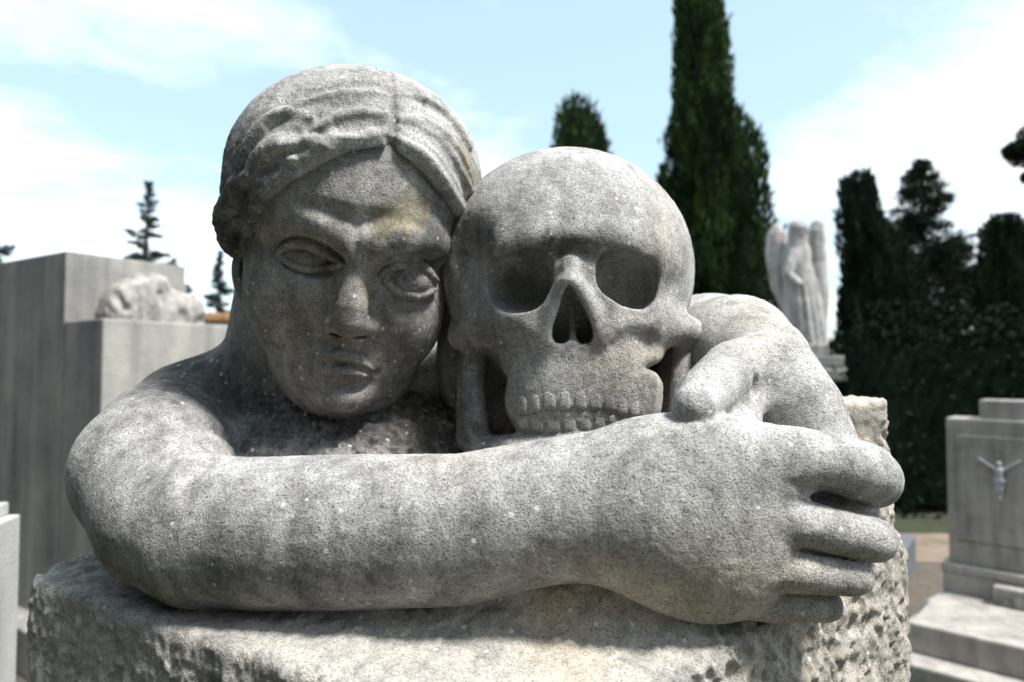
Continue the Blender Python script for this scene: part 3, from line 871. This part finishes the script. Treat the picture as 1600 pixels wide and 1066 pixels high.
# ------------------------------------------------------------------ ground
import bmesh
bm = bmesh.new()
bmesh.ops.create_grid(bm, x_segments=60, y_segments=60, size=1500)
me = bpy.data.meshes.new('ground'); bm.to_mesh(me); bm.free()
tag(link('ground', me, M_GROUND), kind='structure')

def part(name, parent, lo, hi, mat, bev=0.006):
    return link(name, box_mesh(name, lo, hi, bev), mat, parent)
def world_sculpt(name, sc, mat, parent, h, rough, scale, seed=1):
    V, F = sc.mesh(h)
    me = np_mesh(name, V, F[:, ::-1])
    N = normals(me)
    set_co(me, V + N * (rough * fbm(V, scale, 3, seed))[:, None])
    return link(name, me, mat, parent)
def WE(c, r): return Ell(c, r)
def WC(*pts): return Chain([p[:3] for p in pts], [p[3] for p in pts])

# ------------------------------------------------------------------ tall monument on the left
U = math.atan2(0.85, 0.53)
tm = empty('tomb_monument', (-2.30, 3.50, 0), U - math.pi / 2)
tag(tm, 'tall grey streaked stone tomb monument with stepped front, left of the sculpture', 'monument')
# local axes: +Y runs along the lit face, -X along the dark face (towards the left), +X towards the viewer's right
part('pillar', tm, (-1.25, 0.0, 0.0), (0.0, 0.66, 2.10), M_MONU, 0.008)
part('plinth', tm, (0.002, 0.0, 0.0), (0.376, 1.15, 1.738), M_MONU, 0.010)
part('footing', tm, (-1.40, -0.15, 0.0), (0.52, 1.30, 0.22), M_MONU, 0.01)
cv = Sculpt()
cv.u(WE((0.17, 0.32, 1.76), (0.155, 0.24, 0.235)), 0)
cv.u(WE((0.24, 0.50, 1.78), (0.09, 0.13, 0.13)), 0.05)
cv.u(WE((0.25, 0.22, 1.80), (0.08, 0.12, 0.14)), 0.05)
cv.u(WE((0.20, 0.34, 1.93), (0.08, 0.10, 0.07)), 0.05)
cv.c(WC((0.33, 0.55, 1.76, 0.025), (0.28, 0.62, 1.77, 0.03)), 0.02)
cv.c(WC((0.33, 0.33, 1.85, 0.016), (0.30, 0.33, 1.89, 0.02)), 0.015)
cv.c(WC((0.30, 0.14, 1.80, 0.02), (0.26, 0.11, 1.87, 0.02)), 0.02)
cv.c(WC((0.33, 0.43, 1.77, 0.016), (0.33, 0.44, 1.80, 0.016)), 0.015)
cv.c(WC((0.33, 0.40, 1.95, 0.02), (0.22, 0.46, 1.96, 0.03)), 0.03)
cvo = world_sculpt('weathered_carving', cv, M_CARVE, None, 0.008, 0.005, 22, 5)
cvo.location = tm.location; cvo.rotation_euler = tm.rotation_euler
tag(cvo, 'worn rounded stone carving with small holes resting on the tomb monument ledge', 'carving')

# white stele at the very left
ws = empty('marble_stele', (-1.455, 1.66, 0), math.radians(12))
tag(ws, 'white marble stele in the lower left corner, cut by the frame', 'gravestone')
part('slab', ws, (-0.26, -0.05, 0.0), (0.215, 0.06, 1.125), M_WHITE, 0.006)
part('cap', ws, (-0.26, 0.0, 1.126), (0.190, 0.055, 1.158), M_WHITE, 0.004)
part('foot', ws, (-0.33, -0.12, 0.0), (0.28, 0.13, 0.12), M_WHITE, 0.006)

# low wall with terracotta coping far behind the shoulder
wl_ = empty('garden_wall', (-4.1, 9.0, 0), math.radians(8))
tag(wl_, 'low limewashed wall with orange coping behind the figure shoulder', 'wall')
part('wall', wl_, (-1.6, -0.12, 0), (2.2, 0.12, 2.10), M_LIME, 0.01)
for i in range(10):
    part('coping_tile', wl_, (-1.6 + i * 0.38, -0.17, 2.101), (-1.6 + i * 0.38 + 0.372, 0.17, 2.20 + 0.006 * (i % 3)), M_TERRA, 0.02)

# ------------------------------------------------------------------ tomb with crucifix on the right
tb = empty('crucifix_tomb', (2.467, 3.90, 0), math.atan2(-0.687, 0.727))
tag(tb, 'grey brown stone tomb with upright headstone and ledger slab at the right edge', 'tomb')
part('headstone', tb, (0.0, 0.0, 0.40), (0.52, 0.20, 1.215), M_TOMB, 0.012)
part('top_block', tb, (0.158, 0.02, 1.216), (0.38, 0.18, 1.32), M_TOMB, 0.01)
part('panel', tb, (0.05, -0.012, 0.54), (0.47, 0.002, 1.12), M_TOMB, 0.004)
part('shelf', tb, (-0.03, -0.05, 0.36), (0.55, 0.22, 0.402), M_TOMB, 0.008)
part('headstone_base', tb, (-0.025, -0.04, 0.0), (0.545, 0.215, 0.362), M_TOMB, 0.01)
part('ledger_slab', tb, (-0.04, -0.70, 0.10), (0.56, -0.045, 0.245), M_TOMB, 0.012)
part('step', tb, (-0.16, -0.86, 0.0), (0.68, 0.32, 0.102), M_TOMB, 0.012)
part('stone_book', tb, (0.22, -0.13, 0.246), (0.46, -0.055, 0.345), M_CARVE, 0.012)
# figure of Christ fixed to the headstone, small
cx = Sculpt()
c0 = Vector((0.250, -0.022, 0.0))
def q(x, y, z, r): return (0.250 + x * 0.75, -0.028 - y * 0.75, 0.90 + (z - 0.90) * 0.75, r * 0.78)
cx.u(WC(q(0, 0.012, 1.005, 0.017)), 0)                                     # head
cx.u(WC(q(0, 0.006, 0.985, 0.009), q(0, 0.006, 0.960, 0.012)), 0.006)
cx.u(WC(q(0, 0.008, 0.955, 0.024), q(0, 0.008, 0.915, 0.020), q(0, 0.006, 0.885, 0.022)), 0.01)
for sx in (-1, 1):
    cx.u(WC(q(sx * 0.022, 0.004, 0.965, 0.011), q(sx * 0.062, 0.002, 0.990, 0.009), q(sx * 0.105, 0.0, 1.022, 0.0075)), 0.008)
    cx.u(WC(q(sx * 0.105, 0.0, 1.022, 0.008), q(sx * 0.118, 0.0, 1.032, 0.008)), 0.004)
    cx.u(WC(q(sx * 0.011, 0.008, 0.885, 0.016), q(sx * 0.010, 0.016, 0.825, 0.012), q(sx * 0.006, 0.004, 0.775, 0.009), q(sx * 0.005, 0.012, 0.755, 0.008)), 0.006)
cx.u(WC(q(-0.02, 0.01, 0.888, 0.016), q(0.02, 0.01, 0.880, 0.018)), 0.006)
corp = world_sculpt('crucified_figure', cx, M_METAL, tb, 0.0035, 0.0006, 90)
corp['label'] = 'small pale crucified figure with raised arms on the headstone'

# slate coloured grave edge and further graves between the trunks
gk = empty('grave_kerb', (2.15, 4.55, 0), math.radians(-38))
tag(gk, 'dark blue grey grave kerb beside the crucifix tomb', 'grave')
part('kerb', gk, (-0.55, -0.10, 0), (0.30, 0.10, 0.30), M_BLUE, 0.01)
part('slab', gk, (-0.55, 0.102, 0), (0.30, 1.10, 0.22), M_BLUE, 0.01)
bm = bmesh.new()
bmesh.ops.create_grid(bm, x_segments=4, y_segments=4, size=0.5)
for v in bm.verts: v.co = Vector((3.6 + v.co.x * 5.0, 5.75 + v.co.y * 0.9 + 0.1 * v.co.x, 0.006))
me = bpy.data.meshes.new('sand_path'); bm.to_mesh(me); bm.free()
tag(link('sand_path', me, M_SAND), kind='structure')

# ------------------------------------------------------------------ winged statue on its pedestal
D9 = 9.0
base = at(1262, 545, D9)
zt = base.z
an = empty('angel_monument', (base.x, base.y, 0), math.radians(-20))
tag(an, 'pale stone angel statue with raised wings on a pedestal, between cypresses', 'statue')
sA = Sculpt()
k_ = D9 / FPX       # metres per photo pixel at that distance
def ap(px, py, dy, r): return ((px - 1262) * k_ + 0, dy, zt + (545 - py) * k_, r * k_)
sA.u(WC(ap(1264, 540, 0, 27), ap(1258, 480, 0, 25), ap(1250, 420, 0, 20), ap(1249, 395, 0, 20)), 0)
sA.u(WC(ap(1249, 374, -0.04, 14), ap(1250, 357, -0.06, 15)), 0.06)
sA.u(WC(ap(1240, 500, 0.10, 8), ap(1226, 440, 0.14, 17), ap(1219, 390, 0.16, 17), ap(1219, 362, 0.16, 15), ap(1220, 352, 0.16, 11)), 0.05)
sA.u(WC(ap(1284, 528, 0.10, 6), ap(1282, 460, 0.14, 14), ap(1279, 390, 0.16, 14), ap(1279, 360, 0.16, 13), ap(1280, 350, 0.16, 11)), 0.05)
for i in range(7):
    a = math.radians(-80 + i * 26)
    sA.c(Chain([(0.0 + 0.25 * math.sin(a), -0.25 * math.cos(a), zt), (-0.10 + 0.19 * math.sin(a), -0.19 * math.cos(a), zt + 1.0)], [0.03, 0.018]), 0.03)
for dx, dz in ((-43, 0), (-36, 0), (14, 0), (21, 0)):
    sA.c(Chain([(dx * k_, -0.02, zt + 0.75), (dx * k_ * 1.02, -0.01, zt + 1.55)], [0.02, 0.012]), 0.03)
sA.u(WC(ap(1244, 400, -0.12, 9), ap(1234, 430, -0.22, 7), ap(1250, 446, -0.28, 6)), 0.04)
world_sculpt('angel_figure', sA, M_ANGEL, an, 0.014, 0.006, 9).matrix_basis = Matrix.Identity(4)
part('abacus', an, (-0.36, -0.36, zt - 0.26), (0.40, 0.40, zt - 0.10), M_MONU, 0.02)
part('statue_base', an, (-0.25, -0.25, zt - 0.10), (0.25, 0.25, zt + 0.05), M_ANGEL, 0.02)
part('cornice', an, (-0.46, -0.46, zt - 0.42), (0.50, 0.50, zt - 0.262), M_MONU, 0.03)
part('shaft', an, (-0.30, -0.30, 0.4), (0.30, 0.30, zt - 0.421), M_ANGEL, 0.015)
part('pedestal_foot', an, (-0.42, -0.42, 0.0), (0.42, 0.42, 0.401), M_MONU, 0.02)

# ------------------------------------------------------------------ trees
def tufts(C, O, L, Wd, rng):
    """Crossed leaf sprays at points C, pointing along O."""
    n = len(C)
    O = O / (np.linalg.norm(O, axis=1, keepdims=True) + 1e-9)
    r = rng.normal(size=(n, 3)); s = np.cross(O, r); s /= np.linalg.norm(s, axis=1, keepdims=True) + 1e-9
    L = L[:, None]; Wd = Wd[:, None]
    V = np.stack([C - O * L * 0.5, C + s * Wd * 0.5 - O * L * 0.05, C + O * L * 0.5, C - s * Wd * 0.5 + O * L * 0.05], 1)
    return V.reshape(-1, 3), np.arange(4 * n).reshape(n, 4)
def crown_mesh(name, V, F, shade):
    me = np_mesh(name, V, F, smooth=False)
    attr(me, 'shade', np.repeat(shade, 4))
    return me
def trunk_mesh(name, pts, rad, n=9):
    V, F = [], []
    for (x, y, z), r in zip(pts, rad):
        for i in range(n):
            a = 2 * math.pi * i / n
            V.append((x + r * math.cos(a), y + r * math.sin(a), z))
    for j in range(len(pts) - 1):
        for i in range(n):
            F.append((j * n + i, j * n + (i + 1) % n, (j + 1) * n + (i + 1) % n, (j + 1) * n + i))
    return np_mesh(name, np.array(V), np.array(F))

def cypress(label, D, prof, seed, mat, n=16000, size=0.10, group='dark cypresses behind the sculpture', lumps=0.24, core=True, jag=1.0):
    """prof: rows of (photo y, left x, right x) giving the outline."""
    rng = np.random.default_rng(seed)
    prof = np.array(prof, float)
    zz = np.array([at(800, y, D).z for y in prof[:, 0]])[::-1]
    xl = np.array([at(x, 533, D).x for x in prof[:, 1]])[::-1]; xr = np.array([at(x, 533, D).x for x in prof[:, 2]])[::-1]
    z0 = 0.5
    zz = np.concatenate([[z0], zz]); xl = np.concatenate([[xl[0] * 0.6 + xr[0] * 0.4], xl]); xr = np.concatenate([[xl[0] * 0.4 + xr[0] * 0.6], xr])
    cx0 = (xl[1] + xr[1]) / 2
    root = empty('cypress_tree', (cx0, D, 0))
    tag(root, label, 'tree', group)
    # height samples weighted by radius
    zs = rng.uniform(z0, zz[-1], n * 3)
    c = np.interp(zs, zz, (xl + xr) / 2); r = np.interp(zs, zz, (xr - xl) / 2)
    keep = rng.uniform(0, r.max(), n * 3) < r + 0.08 * r.max()
    zs, c, r = zs[keep][:n], c[keep][:n], r[keep][:n]
    th = rng.uniform(0, 2 * math.pi, len(zs))
    q = rng.uniform(0.0, 1.0, len(zs)) ** 0.45
    d3 = np.column_stack([np.cos(th) * 1.4, np.sin(th) * 1.4, zs * 0.9])
    lump = fbm(d3 + seed, 1.6, 3, seed)
    rr = r * (0.72 + 0.30 * q) * (1 + lumps * lump)
    P = np.column_stack([c + rr * np.cos(th) - cx0, rr * np.sin(th), zs])
    O = np.column_stack([np.cos(th) * 0.4, np.sin(th) * 0.4, np.full(len(zs), 1.2)]) + rng.normal(0, 0.22 * jag, (len(zs), 3))
    L = size * rng.uniform(1.0, 2.8, len(zs)); Wd = L * rng.uniform(0.16, 0.30, len(zs))
    far = rng.uniform(0, 1, len(zs)) < 0.16
    P[far] += np.column_stack([np.cos(th[far]), np.sin(th[far]), np.full(far.sum(), 1.2)]) * (size * rng.uniform(0.2, 0.8, far.sum()))[:, None]
    L[far] *= 1.2
    V, F = tufts(P, O, L, Wd, rng)
    shade = np.clip(0.40 + 0.75 * fbm(d3 * np.array([1, 1, 0.45]), 3.4, 3, seed + 3) + rng.normal(0, 0.15, len(zs)), 0, 1)
    link('crown', crown_mesh('crown', V, F, shade), mat, root)
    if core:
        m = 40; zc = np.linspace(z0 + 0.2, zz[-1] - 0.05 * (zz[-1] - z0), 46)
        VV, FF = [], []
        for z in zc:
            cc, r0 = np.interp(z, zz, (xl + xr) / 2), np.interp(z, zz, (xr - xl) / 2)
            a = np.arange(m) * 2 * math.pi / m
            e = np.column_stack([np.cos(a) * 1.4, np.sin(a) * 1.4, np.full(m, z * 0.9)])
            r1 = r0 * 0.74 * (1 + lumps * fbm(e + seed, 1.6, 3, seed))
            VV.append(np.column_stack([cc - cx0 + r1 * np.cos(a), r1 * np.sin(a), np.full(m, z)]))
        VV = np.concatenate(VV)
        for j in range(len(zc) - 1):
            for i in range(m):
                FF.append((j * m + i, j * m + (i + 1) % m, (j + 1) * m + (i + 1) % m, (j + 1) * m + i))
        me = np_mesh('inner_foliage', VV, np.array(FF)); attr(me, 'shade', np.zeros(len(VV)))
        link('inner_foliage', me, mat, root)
    h = zz[-1]
    ctr = lambda z: (np.interp(z, zz, (xl + xr) / 2) - cx0, 0, z)
    link('trunk', trunk_mesh('trunk', [(0, 0, 0)] + [ctr(z) for z in np.linspace(0.6, h * 0.8, 6)], [0.22] + list(np.linspace(0.18, 0.04, 6))), M_BARK, root)
    return root
cypress('tall cypress running out of the top of the picture right of the skull', 14.0,
        [(-150, 1092, 1100), (-60, 1072, 1126), (0, 1062, 1136), (100, 1055, 1142), (180, 1052, 1160), (240, 1048, 1186), (330, 1044, 1190), (420, 1042, 1200), (500, 1040, 1222), (600, 1042, 1236)], 3, M_CYP, 30000, 0.085)
cypress('slim cypress spire low on the left flank of the tall cypress', 15.5,
        [(252, 1036, 1039), (290, 1028, 1050), (400, 1024, 1066), (560, 1022, 1080)], 8, M_CYP, 5000, 0.09)
cypress('short blunt cypress top showing above the skull', 22.0,
        [(143, 898, 906), (158, 880, 924), (190, 870, 944), (240, 866, 962), (330, 862, 985), (560, 860, 1000)], 5, M_CYP, 12000, 0.12)
cypress('narrow dark cypress with a blunt top beside the angel statue', 16.0,
        [(266, 1342, 1356), (280, 1322, 1368), (330, 1320, 1378), (380, 1322, 1402), (430, 1320, 1430), (520, 1318, 1445), (640, 1318, 1450)], 6, M_DARK, 20000, 0.09)
cypress('blunt dark cypress at the right edge of the picture', 18.0,
        [(333, 1566, 1586), (350, 1554, 1600), (420, 1542, 1622), (520, 1530, 1640), (640, 1524, 1650)], 9, M_DARK, 14000, 0.10)

def conifer(label, D, x, ytop, ybase_w, seed, mat, tiers, sparse, group=None, nleaf=9000, size=0.12, dark=True, tag_name='conifer_tree'):
    """Tapering conifer with whorled limbs; ybase_w = half width (photo px) per tier from the top down."""
    rng = np.random.default_rng(seed)
    top = at(x, ytop, D); k = D / FPX
    root = empty(tag_name, (top.x, D, 0)); tag(root, label, 'tree', group)
    H_ = top.z
    link('trunk', trunk_mesh('trunk', [(0, 0, z) for z in np.linspace(0, H_ - 0.05, 7)], np.linspace(0.16, 0.02, 7)), M_BARK, root)
    hs, ws = np.array(ybase_w, float).T
    C, O = [], []
    limbs_v, limbs_f = [], []
    nb = tiers
    for b in range(nb):
        f = (b + rng.uniform(0, 1)) / nb
        drop = f * hs[-1]
        w = np.interp(drop, hs, ws) * k * rng.uniform(0.6, 1.15)
        z = H_ - drop * k
        if z < 0.6: continue
        a = rng.uniform(0, 2 * math.pi)
        tip = np.array([w * math.cos(a), w * math.sin(a), z + w * rng.uniform(-0.15, 0.35)])
        st = np.array([0, 0, z])
        o = len(limbs_v); rr = 0.012 + 0.012 * w
        for p, r in ((st, rr), ((st + tip) / 2 + np.array([0, 0, -0.05 * w]), rr * 0.7), (tip, rr * 0.2)):
            for i in range(4):
                t = i * math.pi / 2
                limbs_v.append(p + r * np.array([-math.sin(a) * math.cos(t), math.cos(a) * math.cos(t), math.sin(t)]))
        for j in range(2):
            for i in range(4):
                limbs_f.append((o + j * 4 + i, o + j * 4 + (i + 1) % 4, o + j * 4 + 4 + (i + 1) % 4, o + j * 4 + 4 + i))
        m = max(6, int(nleaf / nb * (0.4 + w / (ws.max() * k))))
        t = rng.uniform(0.12, 1.0, m) ** 0.8
        side = rng.normal(0, 1, (m, 3)) * np.array([1, 1, 0.6]) * (0.06 + 0.22 * w * (1.05 - t))[:, None] * sparse
        C.append(st + (tip - st) * t[:, None] + side)
        O.append(np.tile((tip - st), (m, 1)) / (w + 1e-6) + rng.normal(0, 0.5, (m, 3)) + np.array([0, 0, 0.25]))
    C, O = np.concatenate(C), np.concatenate(O)
    L = size * rng.uniform(0.6, 1.6, len(C))
    V, F = tufts(C, O, L, L * 0.3, rng)
    link('crown', crown_mesh('crown', V, F, rng.uniform(0, 1, len(C))), mat, root)
    tag(link('limbs', np_mesh('limbs', np.array(limbs_v), np.array(limbs_f)), M_BARK, root), kind='stuff')
    return root
g2 = 'dark conifers at the right'
conifer('ragged dark conifer with a pointed top between the two right cypresses', 20.0, 1447, 248, [(0, 6), (30, 26), (60, 38), (110, 50), (150, 74), (220, 84), (420, 90)], 12, M_DARK, 240, 1.15, g2, 34000, 0.13)
conifer('dark bushy conifer filling the gap behind the headstone', 24.0, 1500, 372, [(0, 8), (40, 36), (120, 62), (230, 76), (330, 80)], 14, M_DARK, 170, 1.3, g2, 24000, 0.16)
g3 = 'thin far conifers on the left horizon'
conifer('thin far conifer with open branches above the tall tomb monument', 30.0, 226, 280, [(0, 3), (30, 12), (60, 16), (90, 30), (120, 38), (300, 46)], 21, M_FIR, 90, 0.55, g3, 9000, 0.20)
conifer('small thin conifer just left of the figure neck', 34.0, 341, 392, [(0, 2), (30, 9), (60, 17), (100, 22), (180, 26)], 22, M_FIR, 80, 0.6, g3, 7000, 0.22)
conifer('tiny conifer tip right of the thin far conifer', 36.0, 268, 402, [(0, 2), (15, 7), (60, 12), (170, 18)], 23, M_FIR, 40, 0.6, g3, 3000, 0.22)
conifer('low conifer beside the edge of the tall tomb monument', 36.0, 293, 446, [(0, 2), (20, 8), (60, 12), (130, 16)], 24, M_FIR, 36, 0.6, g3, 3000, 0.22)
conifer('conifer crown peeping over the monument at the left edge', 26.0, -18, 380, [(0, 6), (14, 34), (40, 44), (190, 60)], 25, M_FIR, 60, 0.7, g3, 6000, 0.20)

# pine bough reaching in at the right edge
pb = at(1660, 250, 15.0)
pr = empty('pine_tree', (pb.x, pb.y, 0)); tag(pr, 'pine with dark needle clumps reaching in at the right edge', 'tree')
rng = np.random.default_rng(40)
link('trunk', trunk_mesh('trunk', [(0.3, 0, 0), (0.2, 0.05, 2.5), (0.25, 0, 5), (0.2, 0, 7.5)], [0.2, 0.16, 0.12, 0.05]), M_BARK, pr)
C, O = [], []
for px, py, r in ((1592, 236, 26), (1612, 222, 30), (1580, 240, 12), (1640, 230, 46), (1600, 282, 16), (1625, 268, 30), (1660, 200, 46), (1690, 250, 60), (1655, 300, 40)):
    c = at(px, py, 15.0); rr = r * 15 / FPX
    m = int(60 * r)
    v = rng.normal(size=(m, 3)); v /= np.linalg.norm(v, axis=1, keepdims=True)
    p = v * (rr * rng.uniform(0.25, 1, m) ** 0.5)[:, None] * np.array([1, 1, 0.6])
    C.append(p + np.array([c.x - pb.x, rng.uniform(-0.5, 0.5), c.z])); O.append(v + np.array([0, 0, 0.5]))
C, O = np.concatenate(C), np.concatenate(O)
L = 0.12 * rng.uniform(0.6, 1.4, len(C))
V, F = tufts(C, O, L, L * 0.25, rng)
link('crown', crown_mesh('crown', V, F, rng.uniform(0, 1, len(C))), M_DARK, pr)
link('limb', trunk_mesh('limb', [(0.2, 0, 5.4), (-0.2, 0, 5.7), (-0.7, 0, 5.95), (-1.0, 0, 6.1)], [0.07, 0.05, 0.035, 0.015], 6), M_BARK, pr)

# dark hedge that closes the view under the right-hand trees
hz = empty('evergreen_hedge', (6.4, 7.4, 0)); tag(hz, 'dark evergreen hedge under the trees at the right', 'hedge')
m = 22000
P = np.column_stack([rng.uniform(-2.7, 5.0, m), rng.uniform(-0.6, 0.6, m), rng.uniform(0.0, 1.0, m) ** 0.9 * 2.0])
P[:, 2] *= 1 + 0.22 * vnoise(P * np.array([1, 1, 0]), 0.9, 3)
L = rng.uniform(0.05, 0.12, m)
V, F = tufts(P, rng.normal(0, 0.6, (m, 3)) + np.array([0, -0.3, 0.7]), L, L * 0.5, rng)
link('foliage', crown_mesh('foliage', V, F, rng.uniform(0, 0.2, m)), M_DARK, hz)
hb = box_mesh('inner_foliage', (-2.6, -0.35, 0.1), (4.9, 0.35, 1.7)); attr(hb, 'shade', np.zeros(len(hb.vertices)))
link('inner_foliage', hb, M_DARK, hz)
for i in range(6):
    link('stem', trunk_mesh('stem', [(-2.4 + i * 1.4, 0, 0), (-2.4 + i * 1.4 + 0.1, 0, 1.3)], [0.06, 0.03], 6), M_BARK, hz)

# unseen evergreens added behind and left of the viewpoint to cut front skylight
rng = np.random.default_rng(77)
VV, FF, SS, off = [], [], [], 0
spots = [(-7.5, 2.5), (-7.0, 0.6), (-6.2, -1.2), (-5.0, -2.8), (-3.6, -3.9), (-2.1, -4.6), (-0.6, -5.0), (0.9, -5.2), (2.4, -5.4), (3.9, -5.8)]
for (tx, ty) in spots:
    m = 2600; hgt = rng.uniform(6.5, 8.5)
    z = rng.uniform(0.2, hgt, m); rad = 1.0 * np.sqrt(np.clip(1 - (z / hgt) ** 2.2, 0.01, 1)) * rng.uniform(0.75, 1.1, m)
    a = rng.uniform(0, 2 * math.pi, m)
    P = np.column_stack([tx + rad * np.cos(a), ty + rad * np.sin(a), z])
    V, F = tufts(P, np.column_stack([np.cos(a), np.sin(a), np.full(m, 1.2)]), rng.uniform(0.35, 0.7, m), rng.uniform(0.2, 0.35, m), rng)
    VV.append(V); FF.append(F + off); SS.append(rng.uniform(0, 1, m)); off += len(V)
wood = link('added_cypress_screen', crown_mesh('added_cypress_screen', np.concatenate(VV), np.concatenate(FF), np.concatenate(SS)), M_CYP)
tag(wood, 'unseen cypress row added behind the viewpoint to darken front-facing stone', 'trees', kind='stuff')
